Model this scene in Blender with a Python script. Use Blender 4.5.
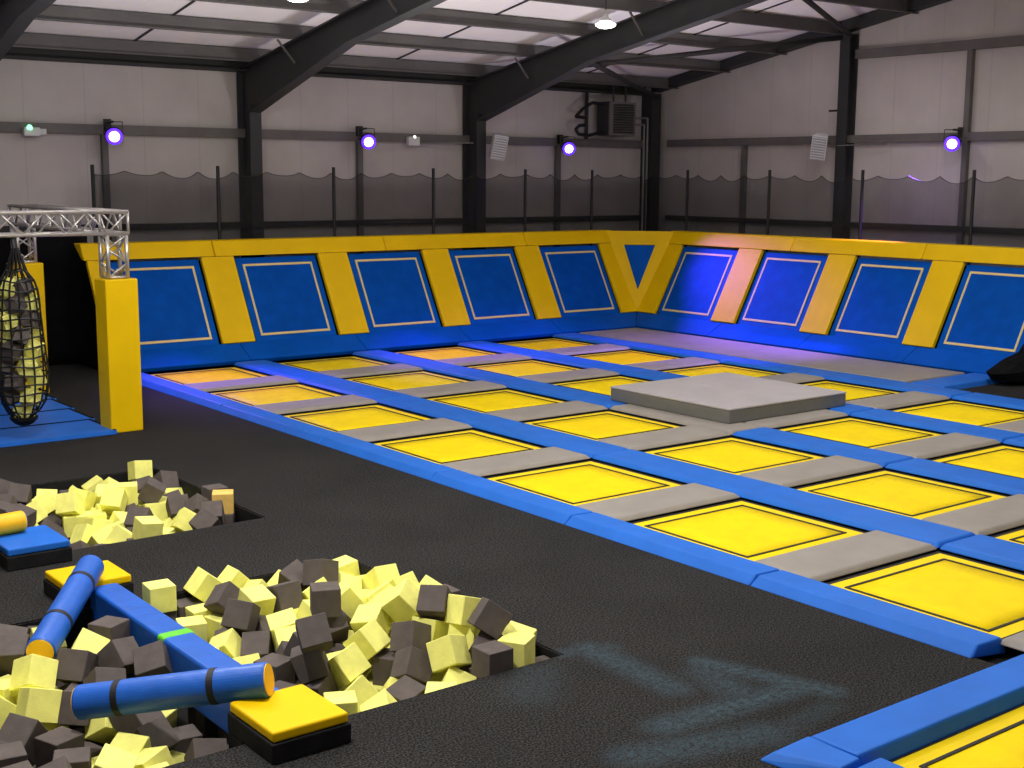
import bpy, bmesh, math, random
from mathutils import Vector, Matrix, Quaternion, Euler
from math import sin, cos, pi, radians
for o in list(bpy.data.objects): bpy.data.objects.remove(o)
SC = bpy.context.scene
COL = SC.collection
random.seed(11)

# ------------------------------------------------------------------ camera
CAM = Vector((-19.8668, -19.4301, 3.0617)); YAW, PITCH, ROLL, FPX = .6585, .1568, .0062, 1308.35
fw = Vector((sin(YAW)*cos(PITCH), cos(YAW)*cos(PITCH), -sin(PITCH)))
rt = Vector((cos(YAW), -sin(YAW), 0)); up = rt.cross(fw)
rt, up = rt*cos(ROLL)+up*sin(ROLL), -rt*sin(ROLL)+up*cos(ROLL)
cd = bpy.data.cameras.new('camera'); cam = bpy.data.objects.new('camera', cd); COL.objects.link(cam)
cam.matrix_world = Matrix(((rt.x, up.x, -fw.x, CAM.x), (rt.y, up.y, -fw.y, CAM.y), (rt.z, up.z, -fw.z, CAM.z), (0, 0, 0, 1)))
cd.sensor_width = 36; cd.lens = 36*FPX/1024; cd.clip_end = 200; cd.clip_start = .05
SC.camera = cam

# ------------------------------------------------------------------ light
W = bpy.data.worlds.new('world'); SC.world = W; W.use_nodes = True
W.node_tree.nodes['Background'].inputs[0].default_value = (.5, .52, .56, 1)
W.node_tree.nodes['Background'].inputs[1].default_value = .0
SC.view_settings.view_transform = 'Standard'; SC.view_settings.look = 'None'
SC.view_settings.gamma = 1; SC.view_settings.use_curve_mapping = False
SC.view_settings.exposure = 0.0

def lamp_light(name, kind, loc, energy, color=(1, 1, 1), size=.3, aim=None, spot=None, blend=.4):
    l = bpy.data.lights.new(name, kind); o = bpy.data.objects.new(name, l); COL.objects.link(o)
    l.energy = energy; l.color = color; o.location = loc
    if kind == 'AREA': l.shape = 'DISK'; l.size = size
    else: l.shadow_soft_size = size
    if aim: o.rotation_euler = (Vector(aim)-Vector(loc)).to_track_quat('-Z', 'Y').to_euler()
    if spot: l.spot_size = radians(spot); l.spot_blend = blend
    return o
WARM = (1.0, .97, .94)
K = .315
for (x, y, z, e) in [(-5.9, -3.7, 5.25, 90), (-10.9, -3.0, 5.25, 90), (-16.5, -3.4, 5.25, 60), (-1.2, -4.5, 5.3, 60),
                  (-4.7, -9.0, 6.2, 430), (-10.4, -9.0, 6.2, 430), (-16.0, -9.0, 6.2, 300),
                  (-6.0, -14.5, 6.2, 230), (-11.5, -15.0, 6.2, 260), (-17.5, -13.0, 5.4, 800),
                  (-9.0, -20.0, 5.2, 130), (-17.5, -19.0, 5.2, 160)]:
    lamp_light('high_bay_light', 'AREA', (x, y, z), e*K, WARM, .45)
# unseen fill lights without fittings, added to brighten the walls and lining
for (x, y, z, e) in [(-5.0, -12.0, 4.6, 80), (-13.0, -12.0, 4.4, 190), (-16.0, -8.5, 4.6, 300)]:
    lamp_light('wall_fill_light', 'POINT', (x, y, z), e, (1, .97, .97), .25)
# added fill spots in mid-air, no lamp fittings, brightening the roof lining
for (x, y, z, e) in [(-8.5, -3.0, 2.9, 230), (-13.3, -3.0, 2.9, 180), (-3.6, -3.0, 2.9, 190), (-17.5, -3.0, 2.9, 110)]:
    lamp_light('ceiling_fill_light', 'SPOT', (x, y, z), e, (1, .97, .98), .25, (x, y+.5, z+3), 158, .6)
VIO = (.26, .10, 1.0)
UVS = [((-11.69, 1.88, 3.72), (-11.6, -1.8, 0), 1800, 48), ((-6.85, 1.88, 3.74), (-7.1, -1.5, .0), 1400, 48),
       ((-1.95, 1.88, 3.70), (-1.0, -3.1, .35), 2700, 40), ((.74, -5.53, 3.74), (-2.4, -3.4, .05), 4600, 60)]
for loc, aim, e, sp in UVS:
    d = (Vector(aim)-Vector(loc)).normalized()
    lamp_light('violet_spot_light', 'SPOT', Vector(loc)+d*.36, e, VIO, .05, aim, sp, 1.0)

# ------------------------------------------------------------------ materials
def srgb(r, g, b):
    f = lambda c: (c/255/12.92 if c/255 <= .04045 else ((c/255+.055)/1.055)**2.4)
    return (f(r), f(g), f(b), 1)
def mat(name, col, rough=.6, metal=0, var=0, scale=8, bump=0, bscale=60, spec=.5, emit=None, es=0):
    m = bpy.data.materials.new(name); m.use_nodes = True; nt = m.node_tree; b = nt.nodes['Principled BSDF']
    b.inputs['Base Color'].default_value = col; b.inputs['Roughness'].default_value = rough
    b.inputs['Metallic'].default_value = metal; b.inputs['Specular IOR Level'].default_value = spec
    tc = nt.nodes.new('ShaderNodeTexCoord')
    if var:
        n = nt.nodes.new('ShaderNodeTexNoise'); n.inputs['Scale'].default_value = scale; n.inputs['Detail'].default_value = 3
        nt.links.new(tc.outputs['Object'], n.inputs['Vector'])
        r = nt.nodes.new('ShaderNodeValToRGB'); r.color_ramp.elements[0].position = .35; r.color_ramp.elements[1].position = .65
        r.color_ramp.elements[0].color = tuple(c*(1-var) for c in col[:3])+(1,)
        r.color_ramp.elements[1].color = tuple(min(1, c*(1+var)) for c in col[:3])+(1,)
        nt.links.new(n.outputs['Fac'], r.inputs['Fac']); nt.links.new(r.outputs['Color'], b.inputs['Base Color'])
    if bump:
        n = nt.nodes.new('ShaderNodeTexNoise'); n.inputs['Scale'].default_value = bscale; n.inputs['Detail'].default_value = 2
        nt.links.new(tc.outputs['Object'], n.inputs['Vector'])
        bp = nt.nodes.new('ShaderNodeBump'); bp.inputs['Strength'].default_value = bump; bp.inputs['Distance'].default_value = .01
        nt.links.new(n.outputs['Fac'], bp.inputs['Height']); nt.links.new(bp.outputs['Normal'], b.inputs['Normal'])
    if emit: b.inputs['Emission Color'].default_value = emit; b.inputs['Emission Strength'].default_value = es
    return m
M = {}
M['blue'] = mat('blue_vinyl', srgb(38, 108, 205), .5, spec=.15, var=.06, scale=3, bump=.25, bscale=9)
M['blue_wall'] = mat('blue_wall_vinyl', srgb(4, 84, 178), .55, spec=.05, var=.08, scale=2.5, bump=.15, bscale=7)
M['blue_net'] = mat('blue_wall_bed', srgb(3, 78, 170), .6, spec=.05, var=.1, scale=4, bump=.1, bscale=90)
M['yellow'] = mat('yellow_vinyl', srgb(240, 196, 3), .5, spec=.15, var=.04, scale=2, bump=.15, bscale=7)
M['ybed'] = mat('yellow_trampoline_bed', srgb(248, 216, 6), .6, spec=.1, var=.04, scale=5, bump=.05, bscale=160)
M['ycover'] = mat('yellow_spring_cover', srgb(248, 216, 8), .5, spec=.1, var=.03, scale=3)
M['grey'] = mat('grey_vinyl', srgb(150, 144, 136), .55, spec=.15, var=.05, scale=3, bump=.2, bscale=9)
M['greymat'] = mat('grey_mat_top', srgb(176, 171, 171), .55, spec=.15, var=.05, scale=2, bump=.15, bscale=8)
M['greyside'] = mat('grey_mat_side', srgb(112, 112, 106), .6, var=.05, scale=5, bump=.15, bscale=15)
M['cream'] = mat('cream_piping', srgb(226, 205, 130), .6)
M['seam'] = mat('black_webbing_and_gap_shade', srgb(28, 22, 18), .7)
M['black'] = mat('black_fabric', srgb(16, 16, 17), .95, var=.3, scale=3, spec=.1)
M['blackv'] = mat('black_vinyl_side', srgb(26, 26, 28), .7, var=.25, scale=12, bump=.3, bscale=40, spec=.2)
M['steel'] = mat('dark_painted_steel', srgb(42, 42, 44), .6, var=.1, scale=3)
M['purlin'] = mat('galvanised_purlin', srgb(92, 89, 88), .6, var=.1, scale=2)
M['darkbeam'] = mat('dark_eaves_beam', srgb(44, 42, 42), .7, var=.12, scale=2)
M['rail'] = mat('wall_rail_steel', srgb(100, 95, 93), .6, var=.1, scale=3)
M['alu'] = mat('bright_aluminium', srgb(205, 200, 195), .35, metal=.75, var=.08, scale=20)
M['white'] = mat('white_plastic', srgb(205, 205, 205), .5, var=.03)
M['grille'] = mat('speaker_grille', srgb(150, 150, 150), .7, var=.1, scale=40)
M['blackp'] = mat('black_plastic', srgb(14, 14, 16), .5)
M['louvre'] = mat('heater_louvre', srgb(40, 40, 42), .5, var=.1)
M['pipe'] = mat('grey_pipe', srgb(130, 128, 126), .4, metal=.5)
M['strapb'] = mat('black_strap', srgb(12, 12, 14), .6)
M['green'] = mat('green_strap', srgb(96, 200, 40), .6, var=.08, scale=20)
M['bluelog'] = mat('blue_log_vinyl', srgb(22, 92, 190), .42, var=.08, scale=6, bump=.35, bscale=14)
M['orange'] = mat('orange_yellow_disc', srgb(255, 194, 4), .55, var=.05, scale=12)
M['foamy'] = mat('yellow_foam', srgb(250, 247, 136), .95, var=.05, scale=14, bump=.2, bscale=120, spec=.1)
M['foamo'] = mat('orange_tinted_foam', srgb(240, 200, 110), .95, var=.05, scale=14, bump=.2, bscale=120, spec=.1)
M['foamd'] = mat('dark_grey_foam', srgb(98, 90, 86), .95, var=.08, scale=14, bump=.2, bscale=120, spec=.1)
M['vlens'] = mat('violet_lens', (.8, .7, 1, 1), .4, emit=(.9, .8, 1, 1), es=4)
M['vring'] = mat('violet_lens_halo', (.2, .05, 1, 1), .4, emit=(.09, .02, 1, 1), es=1.6)  # glare halo of the lamp, put into a glowing outer ring
M['hlens'] = mat('lamp_glass', (1, 1, 1, 1), .4, emit=(1, .96, .88, 1), es=14)
M['gled'] = mat('green_led', (.2, 1, .4, 1), .4, emit=(.25, 1, .45, 1), es=2.5)
M['wled'] = mat('white_led', (1, 1, .95, 1), .4, emit=(1, 1, .9, 1), es=2)
M['court'] = mat('court_underfloor', srgb(24, 24, 26), .9, var=.2)
M['sheet'] = mat('roof_lining', srgb(246, 240, 241), .7, var=.03, scale=.7)

def cladding(name, axis):
    m = mat(name, srgb(184, 176, 172), .65)
    nt = m.node_tree; b = nt.nodes['Principled BSDF']; L = nt.links
    tc = nt.nodes.new('ShaderNodeTexCoord'); sx = nt.nodes.new('ShaderNodeSeparateXYZ'); L.new(tc.outputs['Object'], sx.inputs[0])
    def math_(op, a, v):
        n = nt.nodes.new('ShaderNodeMath'); n.operation = op
        L.new(a, n.inputs[0]); n.inputs[1].default_value = v; return n.outputs[0]
    a = math_('MULTIPLY', sx.outputs[axis], 6.0); fr = math_('FRACT', a, 0)
    rib = math_('LESS_THAN', fr, .16)
    a2 = math_('MULTIPLY', sx.outputs[axis], 1.0); fr2 = math_('FRACT', a2, 0); seam = math_('LESS_THAN', fr2, .02)
    n = nt.nodes.new('ShaderNodeTexNoise'); n.inputs['Scale'].default_value = 1.3; n.inputs['Detail'].default_value = 5
    L.new(tc.outputs['Object'], n.inputs['Vector'])
    r = nt.nodes.new('ShaderNodeValToRGB'); r.color_ramp.elements[0].position = .3; r.color_ramp.elements[1].position = .75
    r.color_ramp.elements[0].color = srgb(184, 176, 172); r.color_ramp.elements[1].color = srgb(198, 190, 186)
    L.new(n.outputs['Fac'], r.inputs['Fac'])
    mx = nt.nodes.new('ShaderNodeMixRGB'); mx.blend_type = 'MULTIPLY'; mx.inputs[2].default_value = (.88, .88, .88, 1)
    L.new(seam, mx.inputs[0]); L.new(r.outputs['Color'], mx.inputs[1]); L.new(mx.outputs[0], b.inputs['Base Color'])
    bp = nt.nodes.new('ShaderNodeBump'); bp.inputs['Strength'].default_value = .35; bp.inputs['Distance'].default_value = .02
    L.new(rib, bp.inputs['Height']); L.new(bp.outputs['Normal'], b.inputs['Normal'])
    return m
M['clad_back'] = cladding('wall_lining_back', 0); M['clad_right'] = cladding('wall_lining_right', 1)

def carpet():
    m = mat('charcoal_carpet', srgb(62, 60, 60), .97, bump=.5, bscale=200, spec=.1)
    nt = m.node_tree; b = nt.nodes['Principled BSDF']; L = nt.links
    tc = nt.nodes.new('ShaderNodeTexCoord')
    n = nt.nodes.new('ShaderNodeTexNoise'); n.inputs['Scale'].default_value = 75; n.inputs['Detail'].default_value = 5; n.inputs['Roughness'].default_value = .8
    L.new(tc.outputs['Object'], n.inputs['Vector'])
    r = nt.nodes.new('ShaderNodeValToRGB'); r.color_ramp.elements[0].position = .43; r.color_ramp.elements[1].position = .64
    r.color_ramp.elements[0].color = srgb(7, 7, 7); r.color_ramp.elements[1].color = srgb(78, 76, 74)
    L.new(n.outputs['Fac'], r.inputs['Fac'])
    n2 = nt.nodes.new('ShaderNodeTexNoise'); n2.inputs['Scale'].default_value = .9; n2.inputs['Detail'].default_value = 5
    L.new(tc.outputs['Object'], n2.inputs['Vector'])
    mr = nt.nodes.new('ShaderNodeMapRange'); mr.inputs[1].default_value = .3; mr.inputs[2].default_value = .7; mr.inputs[3].default_value = .82; mr.inputs[4].default_value = 1.12
    L.new(n2.outputs['Fac'], mr.inputs[0])
    mu = nt.nodes.new('ShaderNodeMixRGB'); mu.blend_type = 'MULTIPLY'; mu.inputs[0].default_value = 1
    L.new(r.outputs['Color'], mu.inputs[1]); L.new(mr.outputs[0], mu.inputs[2])
    # worn chalky blue streaks: distance to a few line segments on the carpet
    segs = [((-14.42, -13.25), (-14.45, -14.05), .14, .8), ((-14.6, -13.2), (-14.3, -13.3), .1, .55), ((-14.0, -13.85), (-13.72, -14.66), .11, .9), ((-13.8, -14.5), (-14.9, -14.42), .13, .95),
            ((-14.1, -14.0), (-14.2, -14.35), .16, .7), ((-14.5, -14.83), (-15.3, -14.6), .16, .8), ((-14.95, -13.35), (-15.2, -13.6), .2, .35), ((-14.35, -14.85), (-13.9, -14.8), .1, .4)]
    sep = nt.nodes.new('ShaderNodeSeparateXYZ'); L.new(tc.outputs['Object'], sep.inputs[0])
    cmb = nt.nodes.new('ShaderNodeCombineXYZ'); L.new(sep.outputs[0], cmb.inputs[0]); L.new(sep.outputs[1], cmb.inputs[1])
    def vm(op, a, bb):
        k = nt.nodes.new('ShaderNodeVectorMath'); k.operation = op
        for i, q in enumerate((a, bb)):
            if q is None: continue
            if isinstance(q, tuple): k.inputs[i].default_value = q
            else: L.new(q, k.inputs[i])
        return k
    def ma(op, a, bb, clamp=False):
        k = nt.nodes.new('ShaderNodeMath'); k.operation = op; k.use_clamp = clamp
        for i, q in enumerate((a, bb)):
            if isinstance(q, (int, float)): k.inputs[i].default_value = q
            else: L.new(q, k.inputs[i])
        return k.outputs[0]
    tot = None
    for (p, q, w, s) in segs:
        ax, ay = p; dx, dy = q[0]-ax, q[1]-ay; l2 = dx*dx+dy*dy
        rel = vm('SUBTRACT', cmb.outputs[0], (ax, ay, 0))
        t = ma('MULTIPLY', vm('DOT_PRODUCT', rel.outputs[0], (dx/l2, dy/l2, 0)).outputs['Value'], 1.0, True)
        sc_ = nt.nodes.new('ShaderNodeVectorMath'); sc_.operation = 'SCALE'; sc_.inputs[0].default_value = (dx, dy, 0); L.new(t, sc_.inputs['Scale'])
        dd = vm('LENGTH', vm('SUBTRACT', rel.outputs[0], sc_.outputs[0]).outputs[0], None).outputs['Value']
        mm = nt.nodes.new('ShaderNodeMapRange'); mm.interpolation_type = 'SMOOTHSTEP'
        mm.inputs[1].default_value = w*.1; mm.inputs[2].default_value = w*1.5; mm.inputs[3].default_value = s; mm.inputs[4].default_value = 0
        L.new(dd, mm.inputs[0]); tot = mm.outputs[0] if tot is None else ma('MAXIMUM', tot, mm.outputs[0])
    n3 = nt.nodes.new('ShaderNodeTexNoise'); n3.inputs['Scale'].default_value = 22; n3.inputs['Detail'].default_value = 6; n3.inputs['Roughness'].default_value = .75
    L.new(tc.outputs['Object'], n3.inputs['Vector'])
    k = ma('MULTIPLY', tot, ma('MULTIPLY', ma('SUBTRACT', n3.outputs['Fac'], .34, True), 2.3, True))
    mx = nt.nodes.new('ShaderNodeMixRGB'); L.new(k, mx.inputs[0]); L.new(mu.outputs[0], mx.inputs[1]); mx.inputs[2].default_value = srgb(74, 96, 106)
    L.new(mx.outputs[0], b.inputs['Base Color'])
    return m
M['carpet'] = carpet()

def netmat():
    m = bpy.data.materials.new('fine_black_netting'); m.use_nodes = True; nt = m.node_tree; L = nt.links
    b = nt.nodes['Principled BSDF']; b.inputs['Base Color'].default_value = srgb(30, 30, 33); b.inputs['Roughness'].default_value = .9
    out = nt.nodes['Material Output']; tr = nt.nodes.new('ShaderNodeBsdfTransparent'); mx = nt.nodes.new('ShaderNodeMixShader')
    tc = nt.nodes.new('ShaderNodeTexCoord'); n = nt.nodes.new('ShaderNodeTexNoise'); n.inputs['Scale'].default_value = 1.5
    L.new(tc.outputs['Object'], n.inputs['Vector'])
    mr = nt.nodes.new('ShaderNodeMapRange'); mr.inputs[3].default_value = .24; mr.inputs[4].default_value = .36
    L.new(n.outputs['Fac'], mr.inputs[0]); L.new(mr.outputs[0], mx.inputs[0]); L.new(tr.outputs[0], mx.inputs[1]); L.new(b.outputs[0], mx.inputs[2])
    L.new(mx.outputs[0], out.inputs['Surface']); return m
M['net'] = netmat()

# ------------------------------------------------------------------ mesh helpers
def B(): return bmesh.new()
def poly(bm, pts): return bm.faces.new([bm.verts.new(p) for p in pts])
def hexa(bm, b4, t4):
    """closed six-sided block from a bottom and a top quad (both counter-clockwise seen from above)"""
    vb = [bm.verts.new(p) for p in b4]; vt = [bm.verts.new(p) for p in t4]; n = len(vb)
    bm.faces.new(vb[::-1]); bm.faces.new(vt)
    for i in range(n): bm.faces.new((vb[i], vb[(i+1) % n], vt[(i+1) % n], vt[i]))
def box(bm, x0, x1, y0, y1, z0, z1):
    hexa(bm, [(x0, y0, z0), (x1, y0, z0), (x1, y1, z0), (x0, y1, z0)], [(x0, y0, z1), (x1, y0, z1), (x1, y1, z1), (x0, y1, z1)])
def frustum(bm, x0, x1, y0, y1, z0, z1, ix, iy=None):
    iy = ix if iy is None else iy
    hexa(bm, [(x0, y0, z0), (x1, y0, z0), (x1, y1, z0), (x0, y1, z0)], [(x0+ix, y0+iy, z1), (x1-ix, y0+iy, z1), (x1-ix, y1-iy, z1), (x0+ix, y1-iy, z1)])
def bev(bm, w, seg=2):
    bmesh.ops.recalc_face_normals(bm, faces=bm.faces[:])
    es = [e for e in bm.edges if len(e.link_faces) == 2 and e.calc_face_angle(0) > .35]
    bmesh.ops.bevel(bm, geom=es, offset=w, segments=seg, affect='EDGES', profile=.5, clamp_overlap=True); return bm
def obox(bm, p, q, w, h, upv=(0, 0, 1)):
    """box bar from p to q, width w sideways, height h along up"""
    p, q = Vector(p), Vector(q); d = (q-p).normalized(); s = d.cross(Vector(upv)).normalized(); u = s.cross(d)
    c = [(-w/2, -h/2), (w/2, -h/2), (w/2, h/2), (-w/2, h/2)]
    a = [bm.verts.new(p+s*i+u*j) for i, j in c]; b = [bm.verts.new(q+s*i+u*j) for i, j in c]
    bm.faces.new(a[::-1]); bm.faces.new(b)
    for i in range(4): bm.faces.new((a[i], a[(i+1) % 4], b[(i+1) % 4], b[i]))
def tube(bm, p, q, r, n=8, r2=None):
    p, q = Vector(p), Vector(q); d = (q-p).normalized(); k = d.orthogonal().normalized(); s = d.cross(k); r2 = r if r2 is None else r2
    a = [bm.verts.new(p+(k*cos(2*pi*i/n)+s*sin(2*pi*i/n))*r) for i in range(n)]
    b = [bm.verts.new(q+(k*cos(2*pi*i/n)+s*sin(2*pi*i/n))*r2) for i in range(n)]
    bm.faces.new(a[::-1]); bm.faces.new(b)
    for i in range(n): bm.faces.new((a[i], a[(i+1) % n], b[(i+1) % n], b[i]))
def path(bm, pts, r, n=6):
    for a, b in zip(pts[:-1], pts[1:]): tube(bm, a, b, r, n)
def lathe(bm, p, d, prof, n=24):
    """rings of (distance along d, radius)"""
    p, d = Vector(p), Vector(d).normalized(); k = d.orthogonal().normalized(); s = d.cross(k); rings = []
    for t, r in prof: rings.append([bm.verts.new(p+d*t+(k*cos(2*pi*i/n)+s*sin(2*pi*i/n))*r) for i in range(n)])
    for a, b in zip(rings[:-1], rings[1:]):
        for i in range(n): bm.faces.new((a[i], a[(i+1) % n], b[(i+1) % n], b[i]))
    bm.faces.new(rings[0][::-1]); bm.faces.new(rings[-1])
def ring(bm, x0, x1, y0, y1, w, z0, z1):
    for a in ((x0, x1, y0, y0+w), (x0, x1, y1-w, y1), (x0, x0+w, y0+w, y1-w), (x1-w, x1, y0+w, y1-w)): box(bm, *a, z0, z1)
def tag(o, label=None, cat=None, group=None, kind=None):
    if label: o['label'] = label
    if cat: o['category'] = cat
    if group: o['group'] = group
    if kind: o['kind'] = kind
    return o
def mesh(name, bm, m, parent=None, smooth=False, label=None):
    bmesh.ops.recalc_face_normals(bm, faces=bm.faces[:])
    off = Vector((0, 0, 0)); q = parent
    while q: off += q.location; q = q.parent
    if parent: bmesh.ops.translate(bm, verts=bm.verts[:], vec=-off)
    me = bpy.data.meshes.new(name); bm.to_mesh(me); bm.free(); me.materials.append(M[m])
    if smooth:
        for p in me.polygons: p.use_smooth = True
    o = bpy.data.objects.new(name, me); COL.objects.link(o)
    if parent: o.parent = parent
    if label: o['label'] = label
    return o
def solo(name, bm, m, label, cat, group=None, smooth=False):
    """a thing that is one mesh: origin moved to its base centre"""
    xs = [v.co for v in bm.verts]; c = Vector((sum(v.x for v in xs)/len(xs), sum(v.y for v in xs)/len(xs), min(v.z for v in xs)))
    bmesh.ops.translate(bm, verts=bm.verts[:], vec=-c)
    o = mesh(name, bm, m, None, smooth); o.location = c
    return tag(o, label, cat, group)
def thing(name, label, cat, loc, group=None):
    o = bpy.data.objects.new(name, None); COL.objects.link(o); o.location = loc; o.empty_display_size = .1
    return tag(o, label, cat, group)
def struct(name, bm, m): return tag(mesh(name, bm, m), kind='structure')
ORD = ['first', 'second', 'third', 'fourth', 'fifth', 'sixth', 'seventh', 'eighth', 'ninth', 'tenth']

# ------------------------------------------------------------------ the building shell
XR, YB, XL, YF = 1.08, 2.3, -24.0, -23.3
YRIDGE = -10.5
def roofz(y, z0=5.17): return z0+.172*(2.2-y) if y > YRIDGE else z0+.172*(2.2-YRIDGE)-.172*(YRIDGE-y)
# carpet floor with the two foam pits cut out and the trampoline court sunk in
P1 = (-18.2, -14.57, -8.95, -6.42); P2 = (-18.8, -14.62, -13.22, -10.5); ZP = -.5
XC, YC = -12.52, -14.88
bm = B()
def slab(x0, x1, y0, y1): box(bm, x0, x1, y0, y1, -.6, 0)
slab(XL, XC, P1[3], YB); slab(XL, XC, P2[3], P1[2]); slab(XL, XC, YC, P2[2])
slab(P1[1], XC, P1[2], P1[3]); slab(XL, P1[0], P1[2], P1[3]); slab(P2[1], XC, P2[2], P2[3]); slab(XL, P2[0], P2[2], P2[3])
slab(XL, -14.34, YF, -15.03); slab(XL, XC, -15.03, YC); slab(-3.28, XR, YF, -8.36)
struct('floor', bm, 'carpet')
bm = B(); box(bm, XC, XR, -8.36, YB, -.6, -.07); box(bm, XC, -3.28, YC, -8.36, -.6, -.07); box(bm, -14.34, -3.28, YF, -15.03, -.6, -.07); box(bm, XC, -3.28, -15.03, YC, -.6, -.07); struct('floor_court', bm, 'court')
for i, P in enumerate((P1, P2)):
    bm = B(); box(bm, P[0], P[1], P[2], P[3], -.6, ZP)
    e = .012
    box(bm, P[0], P[0]+e, P[2], P[3], ZP, -.01); box(bm, P[1]-e, P[1], P[2], P[3], ZP, -.01); box(bm, P[0]+e, P[1]-e, P[2], P[2]+e, ZP, -.01); box(bm, P[0]+e, P[1]-e, P[3]-e, P[3], ZP, -.01)
    struct('floor_pit', bm, 'blackv')
bm = B(); box(bm, XL, XR+.1, YB, YB+.1, -.6, 5.2); struct('wall_back', bm, 'clad_back')
def gable(x):
    bm = B(); pr = [(YB, -.6), (YF, -.6), (YF, roofz(YF)), (YRIDGE, roofz(YRIDGE)), (YB, roofz(YB))]
    a = [bm.verts.new((x, y, z)) for y, z in pr]; b = [bm.verts.new((x+.1, y, z)) for y, z in pr]
    bm.faces.new(a); bm.faces.new(b[::-1])
    for i in range(5): bm.faces.new((a[i], a[(i+1) % 5], b[(i+1) % 5], b[i]))
    return bm
struct('wall_right', gable(XR), 'clad_right'); struct('wall_left', gable(XL-.1), 'clad_right')
bm = B(); box(bm, XL, XR, YF-.1, YF, -.6, 5.2); struct('wall_front', bm, 'clad_back')
bm = B()
for (ya, yb) in ((YB+.1, YRIDGE), (YRIDGE, YF-.1)):
    hexa(bm, [(XL, ya, roofz(ya)), (XR+.1, ya, roofz(ya)), (XR+.1, yb, roofz(yb)), (XL, yb, roofz(yb))], [(XL, ya, roofz(ya)+.1), (XR+.1, ya, roofz(ya)+.1), (XR+.1, yb, roofz(yb)+.1), (XL, yb, roofz(yb)+.1)])
struct('ceiling', bm, 'sheet')
# dark joints of the roof sheets, mid-bay
for k, x in enumerate((-16.4, -11.3, -6.22, -1.5)):
    bm = B(); obox(bm, (x, YB-.1, roofz(YB-.1)-.012), (x, -9, roofz(-9)-.012), .035, .02)
    struct('trim_%d' % (k+1), bm, 'steel')

# portal frames
def portal(xc, label):
    t = thing('portal_frame', label, 'steel frame', (xc, 1.95, 0), 'dark steel portal frames')
    bm = B(); box(bm, xc-.11, xc+.11, 2.22, 2.25, 0, 4.9); box(bm, xc-.11, xc+.11, 1.76, 1.79, 0, 4.3); box(bm, xc-.01, xc+.01, 1.79, 2.22, 0, 4.9)
    mesh('column', bm, 'steel', t)
    top = lambda y: roofz(y, 4.92); bot = [(1.78, 4.16), (-1.5, 5.10), (-10.5, 6.62)]
    bm = B()
    pr = [(2.25, 4.16), bot[0], bot[1], bot[2], (-10.5, top(-10.49)), (2.25, top(2.25))]
    a = [bm.verts.new((xc-.012, y, z)) for y, z in pr]; b = [bm.verts.new((xc+.012, y, z)) for y, z in pr]
    bm.faces.new(a); bm.faces.new(b[::-1])
    for i in range(6): bm.faces.new((a[i], a[(i+1) % 6], b[(i+1) % 6], b[i]))
    for (p, q) in ((bot[0], bot[1]), (bot[1], bot[2])): obox(bm, (xc, p[0], p[1]), (xc, q[0], q[1]), .22, .03)
    obox(bm, (xc, 2.25, top(2.25)-.02), (xc, -10.5, top(-10.49)-.02), .22, .03)
    mesh('rafter', bm, 'steel', t)
    bm = B(); pr = [(-10.5, 6.62), (-23.2, 4.4), (-23.2, top(-23.2)), (-10.5, top(-10.49))]
    a = [bm.verts.new((xc-.1, y, z)) for y, z in pr]; b = [bm.verts.new((xc+.1, y, z)) for y, z in pr]
    bm.faces.new(a); bm.faces.new(b[::-1])
    for i in range(4): bm.faces.new((a[i], a[(i+1) % 4], b[(i+1) % 4], b[i]))
    mesh('rafter', bm, 'steel', t)
    for y in (.26, -2.85, -5.9):
        zb = 5.10-.172*(y+1.5) if y < -1.5 else 4.16+(1.78-y)*.2866
        bm = B(); obox(bm, (xc-.34, y, top(y)+.0), (xc-.03, y, top(y)-.36), .03, .03); mesh('flange_stay', bm, 'rail', t)
    return t
portal(-14.1, 'dark grey steel portal frame cut off by the left photo edge')
portal(-9.17, 'dark grey steel portal frame, second from the left, behind the first full wall trampolines')
portal(-4.27, 'dark grey steel portal frame nearest the corner, carrying the left white speaker')
# corner post, gable post and gable rafter
bm = B(); box(bm, .52, .80, 1.95, 2.28, 0, 4.9); solo('corner_post', bm, 'steel', 'dark grey steel post in the corner where the two walls meet', 'column')
t = thing('gable_post', 'dark grey steel post on the right wall carrying a white speaker', 'column', (.93, -3.0, 0))
bm = B(); box(bm, .80, .83, -3.13, -2.90, 0, 5.80); box(bm, 1.04, 1.07, -3.13, -2.90, 0, 5.80); box(bm, .83, 1.04, -3.03, -3.0, 0, 5.80); mesh('column', bm, 'steel', t)
bm = B(); obox(bm, (.86, -2.9, 4.37), (.86, -2.66, 4.37), .03, .04); mesh('hook', bm, 'blackp', t)
bm = B(); obox(bm, (.93, 2.28, roofz(2.28, 5.06)), (.93, YRIDGE, roofz(YRIDGE+.01, 5.06)), .26, .2); solo('gable_rafter', bm, 'steel', 'dark sloping steel rafter along the top of the right wall', 'beam')
bm = B(); box(bm, XL+.1, .5, 2.12, 2.28, 4.86, 5.10); box(bm, XL+.1, .5, 2.0, 2.14, 4.86, 4.90); solo('eaves_beam', bm, 'darkbeam', 'dark horizontal eaves beam along the top of the back wall', 'beam')
# purlins (Z sections)
for k in range(9):
    y = 1.75-1.53*k; z = roofz(y, 4.92)
    bm = B(); box(bm, XL+.1, XR-.02, y-.012, y+.012, z+.01, z+.225); box(bm, XL+.1, XR-.02, y-.08, y, z+.005, z+.025); box(bm, XL+.1, XR-.02, y, y+.07, z+.20, z+.225)
    solo('roof_purlin', bm, 'purlin', 'grey metal roof purlin, %s up from the back eaves' % ORD[k], 'beam', 'grey roof purlins')
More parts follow.
